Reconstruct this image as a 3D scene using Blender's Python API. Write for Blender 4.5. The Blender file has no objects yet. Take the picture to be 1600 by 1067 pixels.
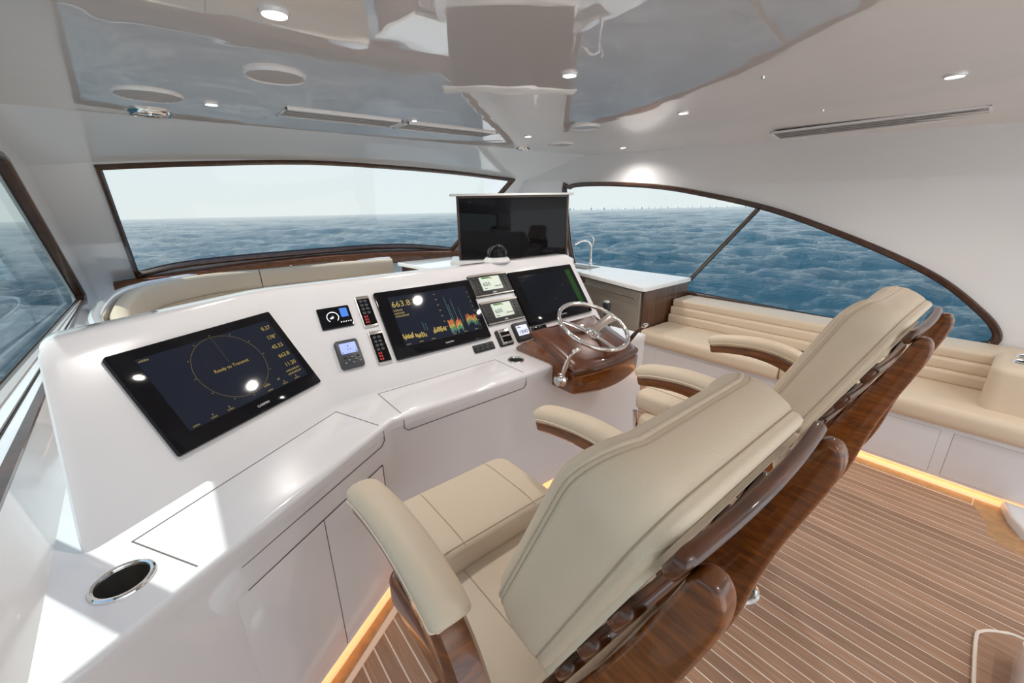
import bpy, bmesh, math, random
import numpy as np
from mathutils import Vector, Matrix
random.seed(4); np.random.seed(4)
SC = bpy.context.scene; COL = SC.collection
R = math.radians
# ------------------------------------------------------------------ camera
cam = bpy.data.objects.new('camera', bpy.data.cameras.new('camera')); COL.objects.link(cam)
def _cam():
    Y, P, RO = R(38.76), R(18.41), R(.84)
    h = Vector((math.sin(Y), math.cos(Y), 0)); r0 = Vector((math.cos(Y), -math.sin(Y), 0)); z = Vector((0, 0, 1))
    d = h*math.cos(P)-z*math.sin(P); u0 = z*math.cos(P)+h*math.sin(P)
    r = r0*math.cos(RO)-u0*math.sin(RO); u = u0*math.cos(RO)+r0*math.sin(RO)
    M = Matrix(((r.x, u.x, -d.x, 0), (r.y, u.y, -d.y, 0), (r.z, u.z, -d.z, 1.6), (0, 0, 0, 1)))
    cam.matrix_world = M
_cam()
cam.data.sensor_width = 36; cam.data.lens = 646/1600*36; cam.data.clip_start = .02; cam.data.clip_end = 20000
SC.camera = cam
# ------------------------------------------------------------------ world, sun, exposure
W = bpy.data.worlds.new('sky'); SC.world = W; W.use_nodes = True
def _world():
    nt = W.node_tree; nt.nodes.clear()
    o = nt.nodes.new('ShaderNodeOutputWorld'); b = nt.nodes.new('ShaderNodeBackground'); b.inputs[1].default_value = SKY
    tc = nt.nodes.new('ShaderNodeTexCoord'); sx = nt.nodes.new('ShaderNodeSeparateXYZ'); cr = nt.nodes.new('ShaderNodeValToRGB')
    nt.links.new(tc.outputs['Generated'], sx.inputs[0]); nt.links.new(sx.outputs['Z'], cr.inputs[0])
    e = cr.color_ramp.elements; e[0].position = 0; e[0].color = (.86, .90, .90, 1); e[1].position = 1; e[1].color = (.30, .52, .90, 1)
    m = cr.color_ramp.elements.new(.28); m.color = (.76, .87, .96, 1)
    nt.links.new(cr.outputs[0], b.inputs[0]); nt.links.new(b.outputs[0], o.inputs[0])
SKY = 1.9
_world()
sun = bpy.data.objects.new('sun', bpy.data.lights.new('sun', 'SUN')); COL.objects.link(sun)
sun.data.energy = 7.5; sun.data.angle = R(.6); sun.data.color = (1, .96, .88)
sun.rotation_euler = Vector((.463, -.408, -.787)).to_track_quat('-Z', 'Y').to_euler(); sun.location = (-6, 10, 14)
LAMP = 19.0
vs = SC.view_settings; vs.view_transform = 'Standard'; vs.look = 'None'; vs.exposure = .12; vs.gamma = 1; vs.use_curve_mapping = False

# ------------------------------------------------------------------ materials
MATS = {}
def nodes(m): m.use_nodes = True; return m.node_tree, m.node_tree.nodes['Principled BSDF']
def mat(name, col, rough=.4, metal=0, coat=0, ior=1.5, emit=0, bump=None, spec=.5, coat_ior=1.5, wave=0):
    m = bpy.data.materials.new(name); nt, p = nodes(m)
    p.inputs['Base Color'].default_value = (*col, 1); p.inputs['Roughness'].default_value = rough; p.inputs['Metallic'].default_value = metal
    p.inputs['Coat Weight'].default_value = coat; p.inputs['Coat Roughness'].default_value = .03; p.inputs['Coat IOR'].default_value = coat_ior; p.inputs['IOR'].default_value = ior
    if emit: p.inputs['Emission Color'].default_value = (*col, 1); p.inputs['Emission Strength'].default_value = emit
    if bump:
        sc, st = bump; n = nt.nodes.new('ShaderNodeTexNoise'); n.inputs['Scale'].default_value = sc; n.inputs['Detail'].default_value = 3
        tc = nt.nodes.new('ShaderNodeTexCoord'); b = nt.nodes.new('ShaderNodeBump'); b.inputs['Strength'].default_value = st; b.inputs['Distance'].default_value = .002
        nt.links.new(tc.outputs['Object'], n.inputs['Vector']); nt.links.new(n.outputs[0], b.inputs['Height']); nt.links.new(b.outputs[0], p.inputs['Normal'])
    if wave:
        n = nt.nodes.new('ShaderNodeTexNoise'); n.inputs['Scale'].default_value = 2.2; n.inputs['Detail'].default_value = 2; tc = nt.nodes.new('ShaderNodeTexCoord')
        b = nt.nodes.new('ShaderNodeBump'); b.inputs['Strength'].default_value = .5; b.inputs['Distance'].default_value = .006
        nt.links.new(tc.outputs['Object'], n.inputs['Vector']); nt.links.new(n.outputs[0], b.inputs['Height']); nt.links.new(b.outputs[0], p.inputs['Coat Normal'])
        p.inputs['Coat Roughness'].default_value = .012
    MATS[name] = m; return m
def wood(name, c0, c1, stretch=(1, 1, 1), scale=6, rough=.3, coat=1., rnd=0., detail=6):
    m = bpy.data.materials.new(name); nt, p = nodes(m); L = nt.links.new
    tc = nt.nodes.new('ShaderNodeTexCoord'); mp = nt.nodes.new('ShaderNodeMapping'); mp.inputs['Scale'].default_value = stretch
    n = nt.nodes.new('ShaderNodeTexNoise'); n.inputs['Scale'].default_value = scale; n.inputs['Detail'].default_value = detail; n.inputs['Distortion'].default_value = .6
    cr = nt.nodes.new('ShaderNodeValToRGB'); e = cr.color_ramp.elements; e[0].position = .3; e[0].color = (*c0, 1); e[1].position = .7; e[1].color = (*c1, 1)
    L(tc.outputs['Object'], mp.inputs[0]); L(n.outputs[0], cr.inputs[0])
    if rnd:
        oi = nt.nodes.new('ShaderNodeObjectInfo'); add = nt.nodes.new('ShaderNodeVectorMath'); add.operation = 'ADD'
        mul = nt.nodes.new('ShaderNodeMath'); mul.operation = 'MULTIPLY'; mul.inputs[1].default_value = 37.
        L(oi.outputs['Random'], mul.inputs[0]); L(mp.outputs[0], add.inputs[0]); L(mul.outputs[0], add.inputs[1]); L(add.outputs[0], n.inputs['Vector'])
        hs = nt.nodes.new('ShaderNodeHueSaturation'); mr = nt.nodes.new('ShaderNodeMapRange'); mr.inputs[3].default_value = 1-rnd; mr.inputs[4].default_value = 1+rnd
        L(oi.outputs['Random'], mr.inputs[0]); L(mr.outputs[0], hs.inputs['Value']); L(cr.outputs[0], hs.inputs['Color']); L(hs.outputs[0], p.inputs['Base Color'])
    else:
        L(mp.outputs[0], n.inputs['Vector']); L(cr.outputs[0], p.inputs['Base Color'])
    p.inputs['Roughness'].default_value = rough; p.inputs['Coat Weight'].default_value = coat; p.inputs['Coat Roughness'].default_value = .03
    MATS[name] = m; return m
def glass(name, tint, ior=1.5, boost=1.):
    m = bpy.data.materials.new(name); m.use_nodes = True; nt = m.node_tree; nt.nodes.clear(); L = nt.links.new
    o = nt.nodes.new('ShaderNodeOutputMaterial'); t = nt.nodes.new('ShaderNodeBsdfTransparent'); t.inputs[0].default_value = (*tint, 1)
    g = nt.nodes.new('ShaderNodeBsdfGlossy'); g.inputs['Roughness'].default_value = 0; f = nt.nodes.new('ShaderNodeFresnel'); ge = nt.nodes.new('ShaderNodeNewGeometry'); ma = nt.nodes.new('ShaderNodeMath'); ma.operation = 'MULTIPLY_ADD'; ma.inputs[1].default_value = 1/ior-ior; ma.inputs[2].default_value = ior; L(ge.outputs['Backfacing'], ma.inputs[0]); L(ma.outputs[0], f.inputs[0])
    mx = nt.nodes.new('ShaderNodeMixShader'); L(f.outputs[0], mx.inputs[0]); L(t.outputs[0], mx.inputs[1]); L(g.outputs[0], mx.inputs[2]); L(mx.outputs[0], o.inputs[0])
    MATS[name] = m; return m
mat('gelcoat', (.80, .785, .80), .25, coat=1)
mat('gelcoat_ceiling', (.72, .68, .665), .35, coat=1, coat_ior=2.7, wave=1)
mat('gelcoat_wall', (.80, .79, .80), .3, coat=.8)
mat('seam', (.12, .10, .09), .6)
mat('stone', (.86, .87, .87), .12, coat=.5)
mat('leather', (.72, .595, .45), .48, bump=(420, .35))
mat('leather_light', (.80, .68, .53), .5, bump=(420, .3))
mat('piping', (.60, .49, .35), .5)
mat('stitch', (.47, .37, .26), .6)
wood('teak_dark', (.038, .010, .003), (.13, .034, .007), (3, 3, 14), 5, coat=.6)
wood('teak_gloss', (.085, .021, .003), (.27, .078, .009), (3, 3, 16), 5, coat=.6)
wood('teak_lid', (.085, .022, .007), (.12, .032, .009), (6, 2, 2), 5, coat=.7)
wood('teak_frame', (.035, .013, .006), (.085, .032, .013), (2, 2, 2), 8, coat=.4)
wood('walnut', (.03, .011, .005), (.15, .060, .026), (26, 26, .6), 2.2, detail=3, coat=.4)
wood('plank', (.30, .165, .098), (.45, .27, .175), (26, 1.0, 1), 5, rough=.5, coat=.0, rnd=.16)
wood('plank_border', (.38, .20, .085), (.52, .29, .13), (5, 5, 1), 6, rough=.42, coat=.1)
mat('caulk', (.86, .76, .66), .6)
mat('chrome', (.82, .81, .80), .1, 1)
mat('steel', (.55, .53, .50), .28, 1)
mat('steel_dark', (.20, .19, .18), .25, 1)
mat('drawer_metal', (.40, .365, .31), .38, .5)
mat('black_glass', (.005, .005, .007), .05, ior=1.3)
mat('black_plastic', (.012, .012, .013), .42)
mat('grey_plastic', (.045, .05, .058), .4)
mat('screen_navy', (.010, .013, .022), .05, ior=1.28, emit=.45)
mat('screen_dark', (.006, .008, .012), .05, ior=1.28, emit=.3)
mat('screen_lcd', (.52, .58, .50), .4, emit=.45)
mat('screen_blue', (.34, .42, .85), .4, emit=.5)
mat('screen_white', (.62, .66, .82), .4, emit=.6)
mat('lit_yellow', (.30, .22, .04), .5, emit=.6)
mat('lit_dim', (.16, .12, .03), .5, emit=.4)
mat('lit_red', (.7, .06, .04), .5, emit=.35)
mat('lit_orange', (.32, .08, .012), .5, emit=.6)
mat('lit_green', (.06, .17, .04), .5, emit=.4)
mat('lit_teal', (.025, .10, .10), .5, emit=.6)
mat('lit_blue', (.03, .14, .5), .5, emit=.7)
mat('lit_white', (.9, .92, .95), .5, emit=.8)
mat('ink', (.02, .02, .025), .5)
mat('white_print', (.7, .7, .7), .5)
mat('grille_grey', (.42, .40, .40), .6)
mat('grille_dark', (.10, .095, .09), .6)
mat('lens', (1, .95, .86), .4, emit=14)
mat('led', (1, .52, .18), .4, emit=6)
mat('rubber', (.02, .018, .016), .6)
mat('tower', (.9, .92, .93), .9)  # distance haze is put into this pale base colour
glass('pane', (.45, .475, .475), 1.5)
glass('pane_tint', (.40, .46, .46), 1.5)
def sea_mat():
    m = bpy.data.materials.new('sea'); nt, p = nodes(m); L = nt.links.new
    p.inputs['Base Color'].default_value = (.006, .066, .105, 1); p.inputs['Roughness'].default_value = .06; p.inputs['IOR'].default_value = 1.28
    tc = nt.nodes.new('ShaderNodeTexCoord'); mp = nt.nodes.new('ShaderNodeMapping'); mp.vector_type = 'TEXTURE'; mp.inputs['Scale'].default_value = (.28, .80, 1); mp.inputs['Rotation'].default_value = (0, 0, .75)
    a = nt.nodes.new('ShaderNodeTexNoise'); a.inputs['Scale'].default_value = 1.0; a.inputs['Detail'].default_value = 9; a.inputs['Roughness'].default_value = .66
    b = nt.nodes.new('ShaderNodeBump'); b.inputs['Strength'].default_value = 1.; b.inputs['Distance'].default_value = .3
    L(tc.outputs['Object'], mp.inputs[0]); L(mp.outputs[0], a.inputs['Vector']); L(a.outputs[0], b.inputs['Height']); L(b.outputs[0], p.inputs['Normal'])
    MATS['sea'] = m
sea_mat()

# ------------------------------------------------------------------ geometry helpers
class G:
    def __init__(s): s.v = []; s.f = []
    def add(s, vs, fs):
        o = len(s.v); s.v += [tuple(map(float, p)) for p in vs]; s.f += [tuple(i+o for i in f) for f in fs]; return s
    def bm(s, b):
        b.verts.index_update(); return s.add([v.co[:] for v in b.verts], [[v.index for v in f.verts] for f in b.faces])
    def box(s, c, d, bev=0, seg=2, rot=None):
        b = bmesh.new(); bmesh.ops.create_cube(b, size=1)
        for v in b.verts: v.co = Vector((v.co.x*d[0], v.co.y*d[1], v.co.z*d[2]))
        if bev: bmesh.ops.bevel(b, geom=b.edges[:], offset=bev, segments=seg, affect='EDGES', profile=.5)
        for v in b.verts: v.co = (rot @ v.co if rot else v.co)+Vector(c)
        s.bm(b); b.free(); return s
    def prism(s, poly, fn, h0, h1, bev=0, seg=3, which='top'):
        n = len(poly); b = bmesh.new()
        lo = [b.verts.new((p[0], p[1], h0)) for p in poly]; hi = [b.verts.new((p[0], p[1], h1)) for p in poly]
        area = sum(poly[i][0]*poly[(i+1) % n][1]-poly[(i+1) % n][0]*poly[i][1] for i in range(n))
        ft = b.faces.new(hi); fb = b.faces.new(lo[::-1])
        for i in range(n): b.faces.new((lo[i], lo[(i+1) % n], hi[(i+1) % n], hi[i]))
        bmesh.ops.recalc_face_normals(b, faces=b.faces)
        if bev:
            es = list(ft.edges) if which == 'top' else (list(ft.edges)+list(fb.edges) if which == 'both' else b.edges[:])
            bmesh.ops.bevel(b, geom=es, offset=bev, segments=seg, affect='EDGES', profile=.5, clamp_overlap=True)
        for v in b.verts: v.co = Vector(fn(v.co.x, v.co.y, v.co.z))
        s.bm(b); b.free(); return s
    def loft(s, rings, caps=True, closed=True):
        n = len(rings[0]); vs = [p for r in rings for p in r]; fs = []
        for k in range(len(rings)-1):
            for i in range(n if closed else n-1):
                j = (i+1) % n; fs.append((k*n+i, k*n+j, (k+1)*n+j, (k+1)*n+i))
        if caps and closed: fs.append(tuple(range(n))[::-1]); fs.append(tuple((len(rings)-1)*n+i for i in range(n)))
        return s.add(vs, fs)
    def tube(s, path, r, n=8, closed=False, ry=None):
        P = [Vector(p) for p in path]; rings = []; m = len(P); prev = None
        for i in range(m):
            if closed: t = P[(i+1) % m]-P[i-1]
            else: t = P[min(i+1, m-1)]-P[max(i-1, 0)]
            t.normalize()
            if prev is None: a = t.orthogonal().normalized()
            else: a = (prev-t*prev.dot(t)).normalized()
            prev = a; b = t.cross(a); rr = r[i] if isinstance(r, (list, tuple)) else r
            rings.append([P[i]+(a*math.cos(2*math.pi*k/n)+b*math.sin(2*math.pi*k/n))*rr for k in range(n)])
        if closed: rings.append(rings[0]); return s.loft(rings, caps=False)
        return s.loft(rings)
    def lathe(s, prof, o=(0, 0, 0), n=24, M=None):
        rings = []; o = Vector(o)
        for r, z in prof:
            ring = []
            for k in range(n):
                v = Vector((r*math.cos(2*math.pi*k/n), r*math.sin(2*math.pi*k/n), z)); ring.append(o+(M @ v if M else v))
            rings.append(ring)
        if prof[0][0] > .004 and prof[-1][0] > .004: return s.loft(rings+[rings[0]], caps=False)
        return s.loft(rings)
    def quad(s, a, b, c, d): return s.add([a, b, c, d], [(0, 1, 2, 3)])
def mkmesh(name, g, off, smooth=40):
    me = bpy.data.meshes.new(name)
    me.from_pydata([(x-off[0], y-off[1], z-off[2]) for x, y, z in g.v], [], g.f)
    b = bmesh.new(); b.from_mesh(me); bmesh.ops.recalc_face_normals(b, faces=b.faces); b.to_mesh(me); b.free()
    if smooth:
        me.polygons.foreach_set('use_smooth', [True]*len(me.polygons)); me.set_sharp_from_angle(angle=R(smooth))
    me.update(); return me
ORG = {}
def obj(name, g, m, parent=None, smooth=40, label=None, cat=None, group=None, kind=None):
    if parent is None:
        a = np.array(g.v); off = ((a[:, 0].min()+a[:, 0].max())/2, (a[:, 1].min()+a[:, 1].max())/2, a[:, 2].min())
    else: off = ORG[parent.name]
    o = bpy.data.objects.new(name, mkmesh(name, g, off, smooth)); COL.objects.link(o)
    o.data.materials.append(MATS[m] if isinstance(m, str) else m)
    ORG[o.name] = off
    if parent: o.parent = parent
    else: o.location = off
    if label: o['label'] = label
    if cat: o['category'] = cat
    if group: o['group'] = group
    if kind: o['kind'] = kind
    return o
def thing(name, label, cat, loc, group=None):
    o = bpy.data.objects.new(name, None); COL.objects.link(o); o.location = loc; o.empty_display_size = .1; ORG[o.name] = tuple(loc)
    o['label'] = label; o['category'] = cat
    if group: o['group'] = group
    return o
def copytree(root, loc, label=None, group=None):
    def cp(o, par):
        c = o.copy(); COL.objects.link(c); c.parent = par
        for ch in o.children: cp(ch, c)
        return c
    r = cp(root, None); r.location = loc
    if label: r['label'] = label
    if group: r['group'] = group
    return r
def rrect(x0, x1, y0, y1, r, n=5):
    out = []
    for cx, cy, a0 in ((x1-r, y1-r, 0), (x0+r, y1-r, 90), (x0+r, y0+r, 180), (x1-r, y0+r, 270)):
        for k in range(n+1): a = R(a0+90*k/n); out.append((cx+r*math.cos(a), cy+r*math.sin(a)))
    return out
def smoothline(pts, n=8, closed=False):
    P = [Vector(p) for p in pts]; out = []; m = len(P)
    for i in range(m if closed else m-1):
        g = (lambda k: P[k % m]) if closed else (lambda k: P[max(0, min(m-1, k))])
        p0, p1, p2, p3 = g(i-1), g(i), g(i+1), g(i+2)
        for k in range(n):
            t = k/n; out.append(.5*((2*p1)+(p2-p0)*t+(2*p0-5*p1+4*p2-p3)*t*t+(3*p1-p0-3*p2+p3)*t**3))
    if not closed: out.append(P[-1])
    return out
def text(parent, F, u, v, size, s, m, h=.0015, align='LEFT', name='lettering'):
    cu = bpy.data.curves.new('t', 'FONT'); cu.body = s; cu.size = size; cu.align_x = align; cu.resolution_u = 2
    to = bpy.data.objects.new('t', cu); COL.objects.link(to); bpy.context.view_layer.update()
    me = bpy.data.meshes.new_from_object(to.evaluated_get(bpy.context.evaluated_depsgraph_get()))
    g = G(); g.add([F(u+p.co.x, v+p.co.y, h) for p in me.vertices], [tuple(f.vertices) for f in me.polygons])
    bpy.data.objects.remove(to); bpy.data.meshes.remove(me); bpy.data.curves.remove(cu)
    return obj(name, g, m, parent, smooth=0)
def rects(parent, F, rs, m, name, h=.0012):
    g = G()
    for (a, b, c, d) in rs: g.quad(F(a, c, h), F(b, c, h), F(b, d, h), F(a, d, h))
    return obj(name, g, m, parent, smooth=0, kind='stuff' if len(rs) > 2 else None)
def smallprint(parent, F, items, m, h=.0012):
    rs = []
    for (u, v, w, hh, n) in items:           # a row of n short marks, w wide in all, hh tall
        for k in range(n): rs.append((u+w*k/n, u+w*(k+.72)/n, v, v+hh*(1 if k % 3 else .8)))
    return rects(parent, F, rs, m, 'small_print', h)
def cut(o, cutters):
    tmp = []
    for g in cutters:
        me = mkmesh('cutter', g, (0, 0, 0), 0); c = bpy.data.objects.new('cutter', me); COL.objects.link(c); tmp.append(c)
        md = o.modifiers.new('b', 'BOOLEAN'); md.object = c; md.operation = 'DIFFERENCE'; md.solver = 'EXACT'
    bpy.context.view_layer.update()
    me = bpy.data.meshes.new_from_object(o.evaluated_get(bpy.context.evaluated_depsgraph_get()))
    o.modifiers.clear(); old = o.data; o.data = me; bpy.data.meshes.remove(old)
    for c in tmp: bpy.data.objects.remove(c)
def disc(cx, cy, r, n=24): return [(cx+r*math.cos(2*math.pi*k/n), cy+r*math.sin(2*math.pi*k/n)) for k in range(n)]
XY = lambda a, b, h: (a, b, h)

def holed(name, outer, inner, fn, t, m, kind='structure', h0=0.):
    b = bmesh.new(); loops = []
    for pts in (outer, inner):
        vs = [b.verts.new((p[0], p[1], 0)) for p in pts]; loops.append(vs)
        for i in range(len(vs)): b.edges.new((vs[i], vs[(i+1) % len(vs)]))
    bmesh.ops.triangle_fill(b, use_beauty=True, use_dissolve=False, edges=b.edges[:])
    b.verts.index_update(); n = len(b.verts)
    vs = [v.co.copy() for v in b.verts]; fs = [[v.index for v in f.verts] for f in b.faces]
    g = G(); V = [fn(v.x, v.y, h0) for v in vs]+[fn(v.x, v.y, h0+t) for v in vs]
    F = fs+[[i+n for i in f[::-1]] for f in fs]
    for lp in loops:
        idx = [v.index for v in lp]
        for i in range(len(idx)): a, c = idx[i], idx[(i+1) % len(idx)]; F.append((a, c, c+n, a+n))
    b.free(); g.add(V, F); return obj(name, g, m, kind=kind, smooth=30)

# ================================================================== SETTING
# sea: polar grid with real waves, tilted with the boat's trim
def sea():
    rr = 5.5*np.exp(np.arange(0, 460)*.0158); az = np.radians(np.arange(-100, 150, .38))
    A, RR = np.meshgrid(az, rr); X = RR*np.sin(A); Y = RR*np.cos(A); Z = np.zeros_like(X); rng = np.random.RandomState(7)
    for k in range(46):
        lam = 1.3*(1.085**k); th = rng.normal(.75, .50); ph = rng.rand()*6.28; amp = .0135*lam**.80*(1 if lam < 9 else .45)
        fade = np.clip((lam/(RR*.0158)-1.6)/2., 0, 1)
        a = (X*np.cos(th)+Y*np.sin(th))*2*np.pi/lam+ph
        Z += amp*fade*1.25*(1.27-2*np.abs(np.sin(a/2)))
    Z += -3.5-.005*X-.016*Y
    nr, na = X.shape; me = bpy.data.meshes.new('sea')
    co = np.stack([X, Y, Z], -1).reshape(-1, 3).astype(np.float32)
    i = np.arange(nr*na).reshape(nr, na); q = np.stack([i[:-1, :-1], i[:-1, 1:], i[1:, 1:], i[1:, :-1]], -1).reshape(-1, 4)
    me.vertices.add(len(co)); me.vertices.foreach_set('co', co.ravel()); me.loops.add(q.size); me.loops.foreach_set('vertex_index', q.ravel().astype(np.int32))
    me.polygons.add(len(q)); me.polygons.foreach_set('loop_start', np.arange(0, q.size, 4, dtype=np.int32)); me.polygons.foreach_set('loop_total', np.full(len(q), 4, np.int32))
    me.polygons.foreach_set('use_smooth', np.ones(len(q), bool)); me.update(); me.validate()
    o = bpy.data.objects.new('sea', me); COL.objects.link(o); me.materials.append(MATS['sea']); o['kind'] = 'structure'
    o['label'] = 'choppy blue sea outside the windows'
sea()
for k in range(26):
    a = R(44.5+.9*k+random.uniform(-.28, .28)); d = 5200; h = random.uniform(8, 30); w = random.uniform(9, 30)
    x, y = d*math.sin(a), d*math.cos(a); zb = -3.5-.005*x-.016*y-4
    g = G().box((x, y, zb+h/2), (w, w, h)).box((x, y, zb+h+4), (w*.5, w*.5, 8))
    obj('distant_tower', g, 'tower', label='tiny tower coloured pale for haze on the far horizon beyond the side window', cat='building', group='distant towers on the horizon')

# floor and its planks
FL = obj('floor', G().box((1.6, 1.6, -.0263), (4.9, 7.2, .05)), 'caulk', kind='structure')
WD = Vector((.852, .524)); WN = Vector((.524, -.852))           # wing direction and its aft normal
def wing_y(x, off=0.): p = Vector((.115, 1.203))+WN*off; return p.y+(x-p.x)*WD.y/WD.x
BW = .073; PW = .0545
def plank(x0, x1, ya0, ya1, y0, name='plank', m='plank', me=None):
    if me: o = bpy.data.objects.new(name, me); COL.objects.link(o); o.parent = FL; return o
    g = G().prism([(x0, y0), (x1, y0), (x1, ya1), (x0, ya0)], XY, -.006, .0); return obj(name, g, m, FL, smooth=0)
x = -.48; protos = {}
while x < 3.10:
    x0, x1 = x+.0029, x+PW-.0029; x += PW
    if x0 > 2.36: y1 = 3.4
    elif x0 > .47: y1 = 1.47-BW
    else: y1 = None
    if x1 > 3.12: break
    if y1 is None: plank(x0, x1, min(wing_y(x0, BW), 1.47-BW), min(wing_y(x1, BW), 1.47-BW), -1.8)
    else:
        if y1 not in protos: protos[y1] = (plank(x0, x1, y1, y1, -1.8), x0)
        else:
            p, xx = protos[y1]; o = p.copy(); COL.objects.link(o); o.parent = FL; o.location = (x0-xx, 0, 0)
def bplank(poly):
    obj('border_plank', G().prism(poly, XY, -.006, .0005), 'plank_border', FL, smooth=0)
c0 = Vector((.115, 1.203)); e = .004
def wp(x, off): return (x, wing_y(x, off))
bplank([wp(-.45, e), wp(.5475, e), wp(.508, BW-.004)[:1]+(1.47-BW+.004-.0,), wp(-.45, BW-.004)])
bplank([(.5475, 1.47), (2.33, 1.47), (2.33, 1.47-BW+.004), (.511, 1.47-BW+.004)])
bplank([(3.125, -.12), (3.20, -.12), (3.20, 2.1), (3.125, 2.1)])
# curved border at the aft end of the settee
arc = [(3.2-.02+.0*k, 0) for k in range(1)]
bplank([(3.20, -.125), (3.125, -.125), (2.985, -.185), (2.87, -.195), (2.81, -.27), (2.76, -.40), (2.86, -.42), (2.93, -.30), (3.05, -.245), (3.2, -.235)])

# ceiling with forward header
ZC = 2.13
def wtop(x): return -.105+.105*((x-1.65)/2.05)**2
FP = lambda x, w, h: (x, 4.65+.85*w+h*.727, 1.9-.9*w+h*.687)       # raked front plane; h outward
def ceiling():
    xs = list(np.linspace(-.75, 3.2, 10))+list(np.linspace(3.3, 4.06, 9)); rows = []
    for y in list(np.linspace(-2.4, 3.55, 18)):
        rows.append([(x, y, ZC-max(0, .035*(3.6-y))*(max(0, (x-3.2)/.8)**2)) for x in xs])
    hr = [rows[-1]]
    for t in (.04, .5, 1.):
        r = []
        for x in xs: e = FP(x, wtop(x)-.036, 0); r.append((x, 3.55+(e[1]-3.55)*t, ZC+(e[2]-ZC)*t))
        hr.append(r)
    def sheet(rows, name, m):
        n = len(xs); g = G(); vs = [p for r in rows for p in r]; fs = []
        for j in range(len(rows)-1):
            for i in range(n-1): fs.append((j*n+i, j*n+i+1, (j+1)*n+i+1, (j+1)*n+i))
        m_ = len(vs); g.add(vs+[(p[0], p[1], p[2]+.06) for p in vs], fs+[tuple(i+m_ for i in f[::-1]) for f in fs])
        return obj(name, g, m, kind='structure', smooth=8)
    sheet(hr, 'trim_4', 'gelcoat_wall'); return sheet(rows, 'ceiling', 'gelcoat_ceiling')
CE = ceiling()

def window(name, outline, fn, fw, ft, m, gm, pane_h=.02, label=None):
    """outline = visible glass edge; frame grows outward by fw, stands ft proud"""
    O = [Vector((p[0], p[1], 0)) for p in outline]; n = len(O); c = sum(O, Vector())/n; out = []
    area = sum(O[i].x*O[(i+1) % n].y-O[(i+1) % n].x*O[i].y for i in range(n)); sg = 1 if area > 0 else -1
    for i in range(n):
        t = (O[(i+1) % n]-O[i]).normalized()+(O[i]-O[i-1]).normalized(); t.normalize(); nn = Vector((t.y, -t.x, 0))*sg
        k = 1/max(.55, abs(t.dot((O[(i+1) % n]-O[i]).normalized()))); out.append(O[i]+nn*fw*k)
    g = G(); rings = []
    for P, h in ((O, pane_h), (O, -ft*.6), ([O[i].lerp(out[i], .25) for i in range(n)], -ft), ([O[i].lerp(out[i], .8) for i in range(n)], -ft), (out, -ft*.6), (out, .01)):
        rings.append([fn(p.x, p.y, h) for p in P])
    g.loft(rings, caps=False)
    fr = obj(name, g, m, kind='structure', smooth=35)
    gl = G().add([fn(p.x, p.y, pane_h) for p in O], [tuple(range(n))]); obj('glass', gl, gm, fr, smooth=0)
    gk = G().tube([fn(p.x, p.y, pane_h-.004) for p in O], .006, 6, True); obj('gasket', gk, 'rubber', fr)
    return fr, [(p.x, p.y) for p in [O[i].lerp(out[i], .6) for i in range(n)]]

# windscreen
top = [(-.29, -.0), (.285, -.050), (1.183, -.102), (2.095, -.090), (2.93, -.054), (3.76, .005)]
bot = [(3.30, 1.035), (2.383, .90), (1.11, .888), (.1375, .918), (-.30, 1.0)]
wo = [tuple(p)[:2] for p in smoothline([(*p, 0) for p in top], 4)]+[tuple(p)[:2] for p in smoothline([(*p, 0) for p in bot], 4)]
WS, hole = window('window_1', wo, FP, .032, .03, 'teak_frame', 'pane', .03)
holed('wall_front', [(x, wtop(x)-.07) for x in np.linspace(-.75, 4.06, 14)]+[(4.06, 1.75), (-.75, 1.75)], hole, FP, .05, 'gelcoat_wall')
# starboard wall and teardrop window
SB = lambda y, z, h: (4.0+h, y, z)
so = [(3.86, 1.70), (3.80, 1.765), (3.62, 1.79), (3.114, 1.775), (2.55, 1.725), (2.068, 1.642), (1.493, 1.512), (1.011, 1.348), (.601, 1.182), (.33, 1.04), (.125, .875), (.045, .785), (.030, .725), (.085, .69), (.344, .672), (.785, .690), (2.071, .728), (3.0, .755), (3.62, .78)]
so = [tuple(p)[:2] for p in smoothline([(*p, 0) for p in so], 5, True)]
S2, hole2 = window('window_2', so, SB, .042, .028, 'teak_frame', 'pane', .02)
obj('mullion', G().tube([(4.005, 1.572, 1.53), (4.005, 2.10, .86), (4.005, 2.2, .735)], .021, 8), 'steel_dark', S2)
holed('wall_right', [(-2.4, 0), (-2.4, 2.2), (5.6, 2.2), (5.6, 0)], hole2, SB, .06, 'gelcoat_wall')
# port wall, window, raked mullion and deep sill
PT = lambda y, z, h: (-.66-h, y, z)
po = [(-1.2, 1.90), (3.84, 1.885), (3.92, 1.86), (4.86, .93), (4.84, .905), (4.7, .90), (-1.2, .90)]
S3, hole3 = window('window_3', po, PT, .045, .03, 'teak_frame', 'pane_tint', .035)
obj('mullion', G().prism([(1.70, .88), (1.84, .88), (1.34, 1.92), (1.20, 1.92)], PT, .0, .04, .006), 'gelcoat', S3)
holed('wall_left', [(-2.4, 0), (-2.4, 2.2), (5.8, 2.2), (5.8, 0)], hole3, PT, .06, 'gelcoat_wall')
SX = lambda y: -.473-.053*(y-1.5)
def ledge(name, f0, f1, z0, z1, m, parent=None, **k):   # strip running along the sill between fractions of its depth
    g = G(); rr = []
    for y in np.linspace(-1.6, 4.75, 12):
        a = SX(y); b = -.655; x0 = a+(b-a)*f0; x1 = a+(b-a)*f1; rr.append([(x0, y, z0), (x1, y, z0), (x1, y, z1), (x0, y, z1)])
    return obj(name, g.loft(rr), m, parent, **k)
SL = ledge('trim_2', 0, 1, .80, .885, 'gelcoat', kind='structure')
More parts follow.
